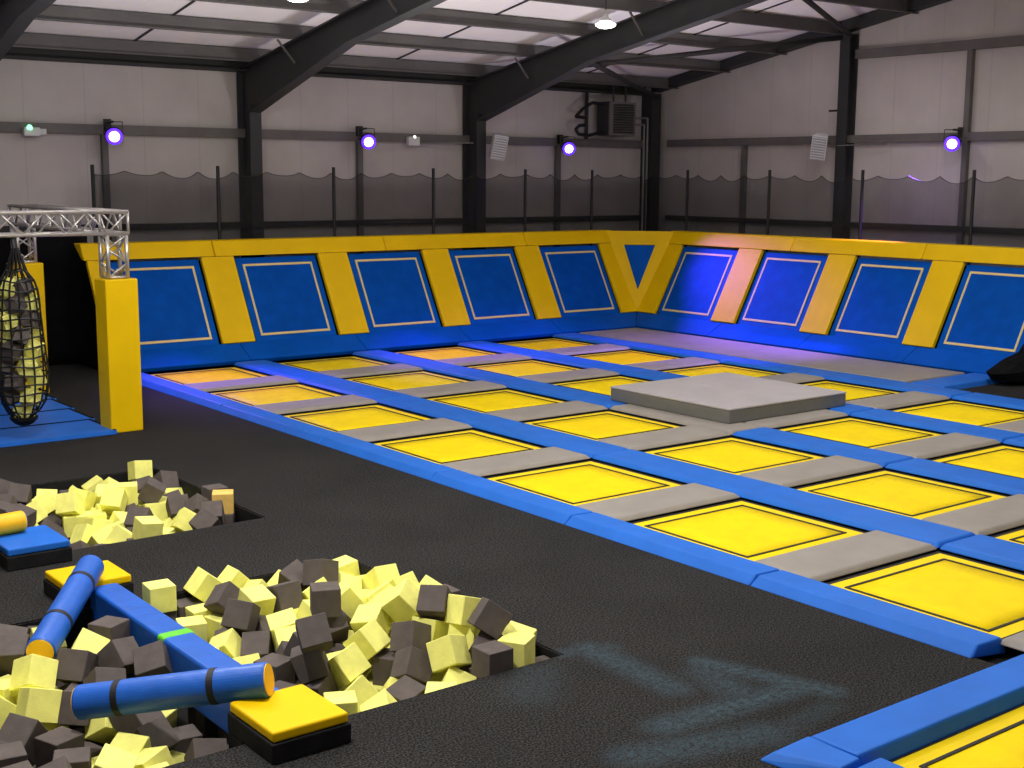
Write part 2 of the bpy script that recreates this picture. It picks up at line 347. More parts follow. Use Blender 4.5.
# wind bracing
def brace(p, q, label):
    bm = B(); tube(bm, p, q, .05, 10); solo('wind_brace', bm, 'darkbeam', label, 'brace', 'diagonal braces in the corner roof bay', True)
zb = lambda y: roofz(y, 4.85)
brace((-4.2, 1.2, zb(1.2)), (.85, -2.95, zb(-2.95)), 'dark diagonal roof brace ending at the top of the right wall post')
brace((.72, 2.0, zb(2.0)-.06), (-4.15, -.8, zb(-.8)-.06), 'dark diagonal roof brace running down into the corner post')
brace((.85, -3.1, zb(-3.1)), (-4.15, -5.5, zb(-5.5)), 'dark diagonal roof brace nearest the top edge of the photo')
# wall rails
def rail(x0, x1, y0, y1, z0, z1, label, m='rail'):
    bm = B(); box(bm, x0, x1, y0, y1, z0, z1); solo('wall_rail', bm, m, label, 'rail', 'horizontal sheeting rails')
rail(XL+.05, .5, 2.16, 2.29, 3.72, 3.88, 'long grey sheeting rail across the back wall at lamp height')
rail(.95, 1.07, -22, 1.9, 3.75, 3.90, 'long grey sheeting rail across the right wall at lamp height')
rail(XL+.05, .5, 2.16, 2.29, 2.14, 2.24, 'low dark sheeting rail seen through the net on the back wall', 'darkbeam')
rail(.95, 1.07, -22, 1.9, 2.14, 2.24, 'low dark sheeting rail seen through the net on the right wall', 'darkbeam')
rail(.95, 1.07, -22, -3.15, 5.33, 5.50, 'upper grey sheeting rail high on the right wall beyond the post')
def vrail(x, y, z0, z1, label):
    bm = B(); box(bm, x-.05, x+.05, y-.05, y+.05, z0, z1); solo('vertical_rail', bm, 'rail', label, 'rail', 'thin vertical wall rails')
vrail(-11.72, 2.22, 0, 3.72, 'thin vertical grey rail below the violet lamp above the left end of the padded wall')
vrail(-6.8, 2.22, 0, 3.72, 'thin vertical grey rail below the violet lamp between the two full portal frames')
vrail(-1.93, 2.22, 0, 3.72, 'thin vertical grey rail below the violet lamp nearest the corner')
vrail(1.01, -.36, 0, 3.74, 'thin vertical grey rail on the right wall between the corner and the post')
vrail(1.01, -5.62, 0, 5.33, 'tall thin vertical grey rail on the right wall behind the violet lamp')

# ------------------------------------------------------------------ fittings on the walls
def uvlamp(loc, face, label):
    loc = Vector(loc); t = thing('violet_spotlight', label, 'stage light', loc, 'violet wall spotlights')
    d = (Vector(face)-loc).normalized()
    bm = B(); lathe(bm, loc-d*.10, d, [(0, .05), (.02, .085), (.12, .11), (.26, .145)], 20); mesh('housing', bm, 'blackp', t, True)
    bm = B(); lathe(bm, loc+d*.255, d, [(0, .10), (.004, .135), (.018, .135), (.024, .10)], 24); ln_ = mesh('lens', bm, 'vring', t, True)
    bm = B(); lathe(bm, loc+d*.27, d, [(0, .085), (.02, .085), (.026, .06)], 20); mesh('bright_core', bm, 'vlens', ln_, True)
    s = d.cross(Vector((0, 0, 1))).normalized()
    bm = B(); a, b_ = loc+s*.15, loc-s*.15; upv = Vector((0, 0, .2))
    for p, q in ((a, a+upv), (b_, b_+upv), (a+upv, b_+upv)): obox(bm, p, q, .012, .03, d)
    tube(bm, loc+s*.10, a, .015); tube(bm, loc-s*.10, b_, .015)
    mesh('yoke', bm, 'blackp', t)
    w = Vector((0, 1, 0)) if loc.y > 0 else Vector((1, 0, 0))
    bm = B(); c = loc+Vector((0, 0, .2)); tube(bm, c, c+w*.30, .02); box(bm, c.x-.05+w.x*.25, c.x+.05+w.x*.25, c.y-.05+w.y*.25, c.y+.05+w.y*.25, c.z-.14, c.z+.05); mesh('clamp', bm, 'blackp', t)
LAB = ['glowing violet spotlight on the back wall, farthest left', 'glowing violet spotlight on the back wall between the two full portal frames',
       'glowing violet spotlight on the back wall beside the heater unit', 'glowing violet spotlight on the right wall rail']
FACE = [(-16.5, -13, 1.0), (-13, -13, .5), (-11, -12, .5), (-13, -14, .5)]
for (loc, aim, e, sp), lab, fc in zip(UVS, LAB, FACE): uvlamp(loc, fc, lab)

def speaker(c, yaw, tilt, label):
    t = thing('wall_speaker', label, 'speaker', c, 'white wall speakers')
    R = Matrix.Translation(Vector(c)) @ Euler((tilt, 0, yaw)).to_matrix().to_4x4() @ Matrix.Rotation(radians(8), 4, 'Y')
    bm = B(); hexa(bm, [(-.15, -.14, -.24), (.15, -.14, -.24), (.11, .12, -.24), (-.11, .12, -.24)], [(-.15, -.14, .24), (.15, -.14, .24), (.11, .12, .24), (-.11, .12, .24)])
    bev(bm, .015); bmesh.ops.transform(bm, matrix=R, verts=bm.verts[:]); mesh('cabinet', bm, 'white', t)
    bm = B(); box(bm, -.13, .13, -.152, -.14, -.22, .22); bmesh.ops.transform(bm, matrix=R, verts=bm.verts[:]); g = mesh('grille', bm, 'grille', t)
    bm = B()
    for i in range(9): box(bm, -.13, .13, -.160, -.152, -.21+i*.05, -.195+i*.05)
    bmesh.ops.transform(bm, matrix=R, verts=bm.verts[:]); mesh('grille_bar', bm, 'white', g)
    bm = B(); box(bm, -.03, .03, .12, .30, -.03, .03); bmesh.ops.transform(bm, matrix=R, verts=bm.verts[:]); mesh('bracket', bm, 'blackp', t)
speaker((-4.08, 1.48, 3.66), radians(-20), radians(14), 'white wall speaker tilted down on the steel frame nearest the corner')
speaker((.52, -2.75, 3.68), radians(-62), radians(14), 'white wall speaker tilted down on the right wall post')

t = thing('emergency_light', 'small white box with a glowing green lamp on the back wall rail', 'emergency light', (-12.95, 2.08, 3.66))
bm = B(); box(bm, -13.08, -12.82, 2.04, 2.15, 3.66, 3.80); bev(bm, .012); mesh('housing', bm, 'white', t)
bm = B(); lathe(bm, (-12.99, 2.045, 3.80), (0, -.3, 1), [(-.03, .045), (0, .045), (.03, .03), (.04, .01)], 14); mesh('lamp', bm, 'gled', t, True)
bm = B(); box(bm, -12.82, -12.72, 2.06, 2.15, 3.69, 3.78); mesh('gland_box', bm, 'white', t)
t = thing('emergency_light', 'small white box with a tiny white light left of the nearest-corner steel frame', 'emergency light', (-5.64, 2.08, 3.65))
bm = B(); box(bm, -5.80, -5.54, 2.04, 2.15, 3.65, 3.82); bev(bm, .012); mesh('housing', bm, 'white', t)
bm = B(); lathe(bm, (-5.66, 2.05, 3.82), (0, -.3, 1), [(-.02, .03), (0, .03), (.02, .02)], 12); mesh('lamp', bm, 'wled', t, True)
bm = B(); box(bm, .93, 1.04, -7.2, -6.82, 3.62, 3.92); bev(bm, .012); solo('junction_box', bm, 'white', 'white box on the right wall rail at the right photo edge', 'box')
bm = B(); tube(bm, (-5.5, 2.1, 3.70), (-4.5, 1.72, 3.72), .012); solo('conduit', bm, 'pipe', 'thin pale conduit beside the small white box on the back wall', 'conduit')
bm = B(); tube(bm, (.78, -2.95, 3.70), (.90, -4.0, 3.72), .012); solo('conduit', bm, 'pipe', 'thin pale conduit running right from the right wall speaker', 'conduit')

# heater unit with hoses and pipes
t = thing('heater_unit', 'grey louvred fan heater hung on the back wall beside the corner', 'heater', (-.62, 1.75, 3.95))
bm = B(); box(bm, -1.0, -.26, 1.66, 2.05, 3.95, 4.66); bev(bm, .015); mesh('casing', bm, 'louvre', t)
bm = B(); a = (-1.0, -.26); z0, z1 = 3.95, 4.66
box(bm, -1.0, -.90, 1.63, 1.67, z0, z1); box(bm, -.30, -.26, 1.63, 1.67, z0, z1); box(bm, -.9, -.3, 1.63, 1.67, z0, z0+.05); box(bm, -.9, -.3, 1.63, 1.67, z1-.05, z1); mesh('front_frame', bm, 'rail', t)
for k in range(11):
    z = z0+.085+k*.052; bm = B(); hexa(bm, [(-.9, 1.615, z), (-.3, 1.615, z), (-.3, 1.655, z+.02), (-.9, 1.655, z+.02)], [(-.9, 1.615, z+.008), (-.3, 1.615, z+.008), (-.3, 1.655, z+.028), (-.9, 1.655, z+.028)])
    mesh('louvre', bm, 'rail', t)
bm = B(); tube(bm, (-.8, 1.75, 4.66), (-.8, 1.75, 5.0), .02); tube(bm, (-.45, 1.75, 4.66), (-.45, 1.75, 5.0), .02); mesh('hanger', bm, 'steel', t)
t = thing('flue_hose', 'bent black hoses left of the heater unit', 'hose', (-1.5, 1.85, 3.95))
bm = B(); path(bm, [(-1.05, 1.8, 4.60), (-1.35, 1.8, 4.62), (-1.62, 1.8, 4.48), (-1.80, 1.8, 4.32), (-1.5, 1.8, 4.30)], .035, 8); mesh('upper_hose', bm, 'blackp', t)
bm = B(); path(bm, [(-1.05, 1.8, 4.02), (-1.45, 1.8, 3.94), (-1.72, 1.8, 3.96), (-1.80, 1.8, 4.06), (-1.70, 1.8, 4.14), (-1.5, 1.8, 4.15)], .035, 8); mesh('lower_hose', bm, 'blackp', t)
bm = B(); path(bm, [(-1.5, 1.8, 4.0), (-1.5, 1.8, 4.42)], .03, 8); mesh('riser', bm, 'blackp', t)
bm = B(); box(bm, -1.25, -1.19, 2.1, 2.16, 3.88, 4.9); solo('drop_rod', bm, 'steel', 'thin dark upright behind the black heater hoses', 'rod')
for dx, lab, zt in ((.02, 'left of the twin pale pipes running down beside the corner post', 4.20), (.12, 'right of the twin pale pipes running down beside the corner post', 4.34)):
    bm = B(); x = .06+dx; path(bm, [(x, 1.72, 0), (x, 1.72, zt), (-.24, 1.72, zt)], .022, 8); solo('heating_pipe', bm, 'pipe', lab, 'pipe', 'twin heating pipes')

def highbay(loc, label):
    x, y, z = loc; t = thing('high_bay_lamp', label, 'lamp', loc, 'round high bay lamps')
    bm = B(); lathe(bm, (x, y, z), (0, 0, 1), [(.0, .10), (.03, .11), (.06, .08), (.09, .04), (.16, .035)], 24); mesh('housing', bm, 'white', t, True)
    bm = B(); lathe(bm, (x, y, z-.03), (0, 0, 1), [(-.05, .06), (-.035, .12), (-.01, .155), (.015, .16), (.028, .12)], 24); mesh('diffuser', bm, 'hlens', t, True)
    bm = B(); tube(bm, (x, y, z+.2), (x, y, roofz(y)-.0), .012); mesh('hanging_rod', bm, 'steel', t)
highbay((-5.9, -3.7, 5.44), 'bright round high bay lamp hanging below the roof near the top middle')
highbay((-10.9, -3.0, 5.49), 'bright round high bay lamp cut off by the top edge, left of the middle')

# ------------------------------------------------------------------ net and net posts
PXS = [-12.16, -9.98, -7.71, -5.52, -3.27, -1.48]; PYS = [.25, -1.99, -4.21, -6.50]
wn = ['above the left end of the padded back wall', 'between the second and third blue back wall panels', 'right of the left full portal frame', 'left of the portal frame nearest the corner', 'right of the portal frame nearest the corner', 'below the heater unit']
wn[1] = 'above the first yellow strip pad of the back wall'
for x, w in zip(PXS, wn):
    bm = B(); tube(bm, (x, 1.62, .001), (x, 1.62, 3.22), .03, 10); solo('net_post', bm, 'blackp', 'thin black net post '+w, 'post', 'black net posts')
wr = ['on the right wall nearest the corner', 'on the right wall just left of the speaker post', 'on the right wall just right of the speaker post', 'on the right wall right of the violet lamp']
for y, w in zip(PYS, wr):
    bm = B(); tube(bm, (-.03, y, .001), (-.03, y, 3.23), .03, 10); solo('net_post', bm, 'blackp', 'thin black net post '+w, 'post', 'black net posts')
def scallop(fn, s0, s1, label):
    """fn(s)->(x,y); the top hem sags between hooks, the cloth waves a little"""
    bm = B(); n = int((s1-s0)/.043); top = []
    cols = []
    for i in range(n+1):
        s = s0+(s1-s0)*i/n; u = (s/.645) % 1.0; sag = .095*(1-abs(2*u-1)**2.3)*(1+.35*sin(s*2.3))
        off = .025*sin(s*4.1)+.012*sin(s*9.7); zt = 3.125-sag; c = []
        for k in range(9):
            z = zt+(1.55-zt)*k/8; x, y = fn(s, off*(.3+k/8)); c.append(bm.verts.new((x, y, z)))
        cols.append(c)
    for a, b in zip(cols[:-1], cols[1:]):
        for k in range(8): bm.faces.new((a[k], b[k], b[k+1], a[k+1]))
    o = solo('safety_net', bm, 'net', label, 'net')
    md = o.modifiers.new('thickness', 'SOLIDIFY'); md.thickness = .002
    # dark hem rope along the top
    bm = B(); pts = []
    for i in range(n+1):
        s = s0+(s1-s0)*i/n; u = (s/.645) % 1.0; sag = .095*(1-abs(2*u-1)**2.3)*(1+.35*sin(s*2.3)); off = .025*sin(s*4.1)+.012*sin(s*9.7)
        x, y = fn(s, off*.3); pts.append((x, y, 3.125-sag))
    path(bm, pts, .008, 4); mesh('hem_rope', bm, 'seam', o)
scallop(lambda s, o: (s, 1.66+o), -12.15, .0, 'fine dark scalloped net along the back wall above the yellow padding')
scallop(lambda s, o: (.02+o, -s), -1.6, 14.0, 'fine dark scalloped net along the right wall above the yellow padding')

# ------------------------------------------------------------------ trampoline court
SX = [-10.582, -8.362, -6.14, -3.895]        # left edges of the blue strips
BX = [(-12.2, -10.582), (-9.98, -8.362), (-7.76, -6.14), (-5.54, -3.895)]
YJ = [-2.273-2.196*j for j in range(-1, 8)]  # near edges of the grey pads, YJ[0] is behind the wall
RN = ['beside the carpet', 'second from the carpet', 'third from the carpet', 'farthest from the carpet']
def tramp(x0, x1, y0, y1, label, group):
    t = thing('trampoline', label, 'trampoline', ((x0+x1)/2, (y0+y1)/2, -.05), group)
    bm = B(); ring(bm, x0-.03, x1, y0-.03, y1, .085, -.05, .004); mesh('frame', bm, 'seam', t)  # black outer ring paints in the shade gap below the pads
    bm = B(); ring(bm, x0+.055, x1-.055, y0+.055, y1-.055, .117, -.05, .006); mesh('spring_cover', bm, 'ycover', t)
    bm = B(); ring(bm, x0+.172, x1-.172, y0+.172, y1-.172, .024, -.05, .013); mesh('edge_webbing', bm, 'seam', t)
    bm = B(); a, b_, c, d = x0+.194, x1-.194, y0+.194, y1-.194; n = 6
    g = [[bm.verts.new((a+(b_-a)*i/n, c+(d-c)*j/n, .007-.012*sin(pi*i/n)*sin(pi*j/n))) for j in range(n+1)] for i in range(n+1)]
    for i in range(n):
        for j in range(n): bm.faces.new((g[i][j], g[i+1][j], g[i+1][j+1], g[i][j+1]))
    o = mesh('jumping_bed', bm, 'ybed', t, True); md = o.modifiers.new('thickness', 'SOLIDIFY'); md.thickness = .012; md.offset = -1
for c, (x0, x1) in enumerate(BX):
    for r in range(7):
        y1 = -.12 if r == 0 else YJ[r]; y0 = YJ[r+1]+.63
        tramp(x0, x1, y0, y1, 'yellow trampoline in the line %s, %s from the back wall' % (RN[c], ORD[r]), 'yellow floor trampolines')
# grey dividing pads
for c, (x0, x1) in enumerate(BX):
    for r in range(7):
        bm = B(); y0 = YJ[r+1]; frustum(bm, x0-.03, x1, y0-.012, y0+.63, .020, .067, .05, .045); bev(bm, .018)
        solo('divider_pad', bm, 'grey', 'grey dividing pad in the line %s, %s from the back wall' % (RN[c], ORD[r]), 'pad', 'grey dividing pads')
# blue strips between the trampoline lines, cut into long pads
for c, x in enumerate(SX):
    ys = [-.02]+[YJ[j+1] for j in {0: [1, 3, 5], 1: [2, 3, 4], 2: [1, 3, 4], 3: [1, 3, 5]}[c]]+[YJ[7]]
    for i, (a, b_) in enumerate(zip(ys[:-1], ys[1:])):
        grey = (c == 1 and i == 1)
        bm = B(); frustum(bm, x-.01, x+.60, b_, a, .020, .069, .05, .03); bev(bm, .018)
        solo('strip_pad', bm, 'grey' if grey else 'blue', ('grey long strip pad touching the left side of the raised grey mat' if grey else 'long blue strip pad right of the %s trampoline line, %s from the back wall' % (['carpet-side', 'second', 'third', 'farthest'][c], ORD[i])), 'pad', None if grey else 'blue strip pads')
# edge pads along the carpet
ys = [-.02, -3.62, -6.3, -8.6, -10.75, -12.95, -14.86]
for i, (a, b_) in enumerate(zip(ys[:-1], ys[1:])):
    bm = B(); hexa(bm, [(-12.56, b_, -.0), (-12.14, b_, -.06), (-12.14, a, -.06), (-12.56, a, -.0)], [(-12.47, b_+.012, .075), (-12.2, b_+.012, .068), (-12.2, a-.012, .068), (-12.47, a-.012, .075)])
    bev(bm, .015)
    solo('edge_pad', bm, 'blue', 'blue edge pad where carpet meets trampolines, %s from the back wall' % ORD[i], 'pad', 'blue edge pads along the carpet')
# cross strip at the near end and the trampoline in front of it
bm = B(); hexa(bm, [(-14.47, -15.48, -.0), (-12.20, -15.48, -.0), (-12.20, -15.03, 0), (-14.44, -15.03, 0)], [(-14.50, -15.45, .10), (-12.22, -15.45, .10), (-12.22, -15.11, .07), (-14.44, -15.11, .07)])
bev(bm, .015); solo('edge_pad', bm, 'blue', 'broad blue pad along the large near trampoline at the bottom right', 'pad', 'blue pads at the near corner')
bm = B(); hexa(bm, [(-14.72, -15.50, 0), (-14.48, -15.50, 0), (-14.45, -15.03, 0), (-14.80, -15.04, 0)], [(-14.66, -15.48, .09), (-14.515, -15.48, .10), (-14.455, -15.10, .07), (-14.74, -15.09, .05)])
bev(bm, .012); solo('edge_pad', bm, 'blue', 'pointed blue corner pad lying on the carpet at the bottom edge', 'pad', 'blue pads at the near corner')
bm = B(); hexa(bm, [(-14.72, -17.6, 0), (-14.33, -17.6, .0), (-14.33, -15.51, .0), (-14.72, -15.51, 0)], [(-14.66, -17.55, .085), (-14.40, -17.55, .09), (-14.40, -15.52, .09), (-14.66, -15.52, .085)])
bev(bm, .015); solo('edge_pad', bm, 'blue', 'blue edge pad running down out of the photo at the bottom right', 'pad', 'blue pads at the near corner')
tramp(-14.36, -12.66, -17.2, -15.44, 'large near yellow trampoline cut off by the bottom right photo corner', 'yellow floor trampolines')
# grey walkway along the right wall, its cross strip, the raised mat
bm = B(); frustum(bm, -3.29, -1.70, -7.70, -.05, -.06, .066, .04); bev(bm, .015); solo('walkway_pad', bm, 'grey', 'long grey pad along the foot of the right wall, lit violet', 'pad')
bm = B(); frustum(bm, -3.29, -.9, -8.36, -7.71, -.06, .07, .05); bev(bm, .018); solo('strip_pad', bm, 'blue', 'blue cross pad at the near end of the grey walkway, right edge', 'pad')
t = thing('raised_mat', 'big square raised grey mat lying across the trampolines', 'mat', (-6.95, -7.43, .06))
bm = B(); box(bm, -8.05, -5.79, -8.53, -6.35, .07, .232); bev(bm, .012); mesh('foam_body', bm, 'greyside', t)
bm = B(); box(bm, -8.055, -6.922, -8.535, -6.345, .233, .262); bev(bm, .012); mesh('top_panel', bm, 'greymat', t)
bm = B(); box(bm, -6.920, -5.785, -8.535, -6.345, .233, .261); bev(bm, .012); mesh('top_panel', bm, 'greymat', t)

# ------------------------------------------------------------------ slanted padded walls
D0, Z0 = .436, .305; D1, Z1 = 1.193, 1.686; SL = (D1-D0)/(Z1-Z0)
NV = Vector((0, -(Z1-Z0), (D1-D0))).normalized()     # outward normal of the back slope (towards the court)
def wp(side, s, z, off=0):
    """point on a slanted wall: s runs along the wall, z is height, off is out of the wall"""
    d = D0+(z-Z0)*SL; n = NV*off
    if side == 'b': return Vector((s, d+n.y, z+n.z))
    return Vector((-1.657+d+n.y, s, z+n.z))
def wslab(side, s0, s1, z0, z1, o0, o1, bm, edges=None):
    """slab on the slope; edges=((s0,s1) at z1) lets the top differ"""
    t0, t1 = edges or (s0, s1)
    hexa(bm, [wp(side, s0, z0, o0), wp(side, s1, z0, o0), wp(side, t1, z1, o0), wp(side, t0, z1, o0)], [wp(side, s0, z0, o1), wp(side, s1, z0, o1), wp(side, t1, z1, o1), wp(side, t0, z1, o1)])
    return bm
def wallbed(side, s0, s1, label):
    t = thing('wall_trampoline', label, 'wall trampoline', wp(side, (s0+s1)/2, Z0), 'blue slanted wall trampolines')
    bm = wslab(side, s0+.03, s1-.03, .30, 1.67, -.03, .0, B()); bev(bm, .008); mesh('blue_pad', bm, 'blue_wall', t)
    a, b_, c, d, w = s0+.14, s1-.14, .395, 1.56, .035
    bm = wslab(side, a+w, b_-w, c+w, d-w, .001, .006, B()); mesh('jumping_bed', bm, 'blue_net', t)
    bm = B()
    for q in ((a, b_, c, c+w), (a, b_, d-w, d), (a, a+w, c+w, d-w), (b_-w, b_, c+w, d-w)): wslab(side, *q, .001, .012, bm)
    mesh('piping_border', bm, 'cream', t)
PB = [(-12.17, -10.56), (-9.95, -8.34), (-7.73, -6.12), (-5.51, -3.90), (-3.29, -1.675)]
PR = [(-1.69, -.12), (-3.90, -2.31), (-6.11, -4.52), (-8.30, -6.73)]
NB = ['behind the yellow pillar', 'first fully visible from the left', 'second fully visible from the left', 'third fully visible from the left', 'nearest the corner']
for (a, b_), n in zip(PB, NB): wallbed('b', a, b_, 'blue cream-bordered wall trampoline, back wall, '+n)
NR = ['nearest the corner, lit violet', 'second from the corner', 'third from the corner', 'cut off by the right photo edge']
for (a, b_), n in zip(PR, NR): wallbed('r', a, b_, 'blue cream-bordered wall trampoline, right wall, '+n)
# yellow upright pads between them
YB_ = [(-12.50, -12.17, 'far left end behind the pillar'), (-10.56, -9.95, 'first right of the pillar'), (-8.34, -7.73, 'second right of the pillar'), (-6.12, -5.51, 'third right of the pillar'), (-3.90, -3.29, 'fourth right of the pillar')]
for a, b_, n in YB_:
    bm = wslab('b', a+.01, b_-.01, .30, 1.683, -.02, .058, B()); bev(bm, .012); solo('upright_pad', bm, 'yellow', 'yellow upright pad on the back wall, '+n, 'pad', 'yellow upright wall pads')
for a, b_, n in [(-2.31, -1.69, 'first from the corner, tinted pink by violet light'), (-4.52, -3.90, 'second from the corner'), (-6.73, -6.11, 'third from the corner')]:
    bm = wslab('r', a+.01, b_-.01, .30, 1.683, -.02, .058, B()); bev(bm, .012); solo('upright_pad', bm, 'yellow', 'yellow upright pad on the right wall, '+n, 'pad', 'yellow upright wall pads')
# corner: two legs and the facet with a blue triangle
cx = lambda z: -1.657+D0+(z-Z0)*SL; cy = lambda z: D0+(z-Z0)*SL
ZT = 1.945
P0 = Vector((cx(Z0)-.02, cy(Z0)-.02, Z0)); PA = Vector((-1.34, cy(1.95)-.03, ZT)); PC = Vector((cx(1.95)-.03, .27, ZT))
nf = (PA-P0).cross(PC-P0).normalized()
if nf.y > 0: nf = -nf
def leg(side, pts_s, label):
    bm = B(); lo, hi = [], []
    for s, z in pts_s: lo.append(wp(side, s, z, -.02)); hi.append(wp(side, s, z, .058))
    hexa(bm, lo, hi); bev(bm, .012); solo('upright_pad', bm, 'yellow', label, 'pad', 'yellow upright wall pads')
leg('b', [(-1.672, .30), (-1.20, .30), (-1.22, 1.683), (-1.672, 1.683)], 'narrow yellow upright pad on the left flank of the corner triangle')
leg('r', [(.40, .30), (-.115, .30), (-.115, 1.683), (.40, 1.683)], 'narrow yellow upright pad on the right flank of the corner triangle')
t = thing('corner_pad', 'yellow V-shaped corner pad framing a small blue triangle', 'pad', P0)
def fpt(u, v, off):   # u 0..1 from left to right along the top, v 0..1 from the bottom tip up
    return P0+(PA-P0)*v*(1-u)+(PC-P0)*v*u+nf*off
H = [(.225, .83), (.775, .83), (.5, .27)]
O = [(0, 1), (1, 1), (.5, .0)]
bm = B()
for k in range(3):
    a, b_ = O[k], O[(k+1) % 3]; c, d = H[(k+1) % 3], H[k]
    hexa(bm, [fpt(*a, .0), fpt(*b_, .0), fpt(*c, .0), fpt(*d, .0)], [fpt(*a, .06), fpt(*b_, .06), fpt(*c, .06), fpt(*d, .06)])
bmesh.ops.remove_doubles(bm, verts=bm.verts[:], dist=.001)
mesh('frame', bm, 'yellow', t)
bm = B(); hexa(bm, [fpt(*p, .0) for p in H], [fpt(*p, .015) for p in H]); mesh('triangle_panel', bm, 'blue_wall', t)
# top rails
def rail_pad(side, s0, s1, label, e=None):
    bm = B(); lo = []; hi = []
    t0, t1 = e or (s0, s1); ZR = 1.935
    a = [wp(side, s0, 1.675, .075), wp(side, s1, 1.675, .075), wp(side, t1, ZR, .075), wp(side, t0, ZR, .075)]
    back = Vector((0, .32, 0)) if side == 'b' else Vector((.32, 0, 0))
    b_ = [a[0]+back*.35-Vector((0, 0, .0)), a[1]+back*.35, a[2]+back, a[3]+back]
    hexa(bm, b_, a); bev(bm, .02); solo('top_rail_pad', bm, 'yellow', label, 'pad', 'yellow top rail pads')
rb = [-12.55, -10.3, -6.9, -3.6, -1.30]
ln = ['left end piece', 'second piece from the left', 'third piece from the left', 'piece meeting the corner']
for i in range(4): rail_pad('b', rb[i]+.006, rb[i+1]-.006, 'yellow top rail pad on the back wall, '+ln[i], (rb[i]+.006, (rb[i+1]-.006) if i < 3 else -1.22))
rr = [.26, -3.0, -5.9, -8.31]
ln = ['piece meeting the corner', 'middle piece', 'piece at the right photo edge']
for i in range(3): rail_pad('r', rr[i+1]+.006, rr[i]-.006, 'yellow top rail pad on the right wall, '+ln[i], (rr[i+1]+.006, (rr[i]-.006) if i else .36))
# blue base band
def base_pad(side, s0, s1, label, e=None):
    t0, t1 = e or (s0, s1); bm = B(); f = (lambda s, d, z: (s, d, z)) if side == 'b' else (lambda s, d, z: (-1.657+d, s, z))
    hexa(bm, [f(s0, .03, .012), f(s1, .03, .012), f(t1, D0+.06, .20), f(t0, D0+.06, .20)], [f(s0, -.01, .085), f(s1, -.01, .085), f(t1, D0-.01, Z0+.015), f(t0, D0-.01, Z0+.015)])
    bev(bm, .015); solo('base_pad', bm, 'blue_wall', label, 'pad', 'blue base pads of the padded walls')
bb = [-12.45, -10.25, -8.03, -5.81, -3.59, -1.66]
for i in range(5):
    base_pad('b', bb[i]+.004, bb[i+1]-.004, 'blue sloping base pad of the back wall, %s piece from the left' % ORD[i], None if i < 4 else (bb[i]+.004, -1.24))
br = [.0, -2.0, -4.2, -6.42, -8.31]
for i in range(4):
    base_pad('r', br[i+1]+.004, br[i]-.004, 'blue sloping base pad of the right wall, %s piece from the corner' % ORD[i], None if i else (br[1]+.004, .42))
# timber-and-fabric backing frames with black end drapes
bm = B()
pr = [(.08, .002), (.54, .17), (1.33, 1.62), (1.56, 1.62), (1.56, .002)]
def prism(bm, pr, side, s0, s1):
    f = (lambda s, d, z: (s, d, z)) if side == 'b' else (lambda s, d, z: (-1.657+d, s, z))
    a = [bm.verts.new(f(s0, *p)) for p in pr]; b = [bm.verts.new(f(s1, *p)) for p in pr]; n = len(pr)
    bm.faces.new(a); bm.faces.new(b[::-1])
    for i in range(n): bm.faces.new((a[i], a[(i+1) % n], b[(i+1) % n], b[i]))
prism(bm, pr, 'b', -12.42, -1.35); solo('padding_frame', bm, 'black', 'black backing and end drape behind the padding of the back wall', 'frame')
bm = B(); prism(bm, pr, 'r', -8.3, -.12); solo('padding_frame', bm, 'black', 'black backing behind the padding of the right wall', 'frame')
# black drape bunched over the near foot of the right wall
bm = B()
pa = [(-2.10, .075), (-2.22, .20), (-1.85, .34), (-1.42, .44), (-1.20, .66), (-.55, 1.80), (-.10, 1.88), (-.05, .075)]
secs = []
for y, k, dz in ((-8.32, .96, 0), (-8.36, 1.0, .0), (-8.50, 1.03, .02), (-8.66, 1.0, 0), (-8.8, .9, -.02)):
    secs.append([bm.verts.new((-.05+(px_+.05)*k, y+.03*sin(pz*8), max(.075, pz+dz*sin(px_*9)))) for px_, pz in pa])
for a, b_ in zip(secs[:-1], secs[1:]):
    for i in range(len(pa)): bm.faces.new((a[i], a[(i+1) % len(pa)], b_[(i+1) % len(pa)], b_[i]))
bm.faces.new(secs[0]); bm.faces.new(secs[-1][::-1])
solo('black_drape', bm, 'black', 'black drape bunched over the near foot of the right padded wall', 'drape')
# black curtain left of the back wall
bm = B(); n = 90; cols = []
for i in range(n+1):
    x = -12.3-7.6*i/n; row = []
    for k in range(9):
        z = .01+2.11*k/8; row.append(bm.verts.new((x, 1.66+.05*sin(x*5.3)+.03*sin(x*11.1+z), z)))
    cols.append(row)
for a, b_ in zip(cols[:-1], cols[1:]):
    for k in range(8): bm.faces.new((a[k], b_[k], b_[k+1], a[k+1]))
o = solo('black_curtain', bm, 'black', 'long black curtain behind the aluminium truss, left of the padded wall', 'curtain', None, True)
md = o.modifiers.new('thickness', 'SOLIDIFY'); md.thickness = .01

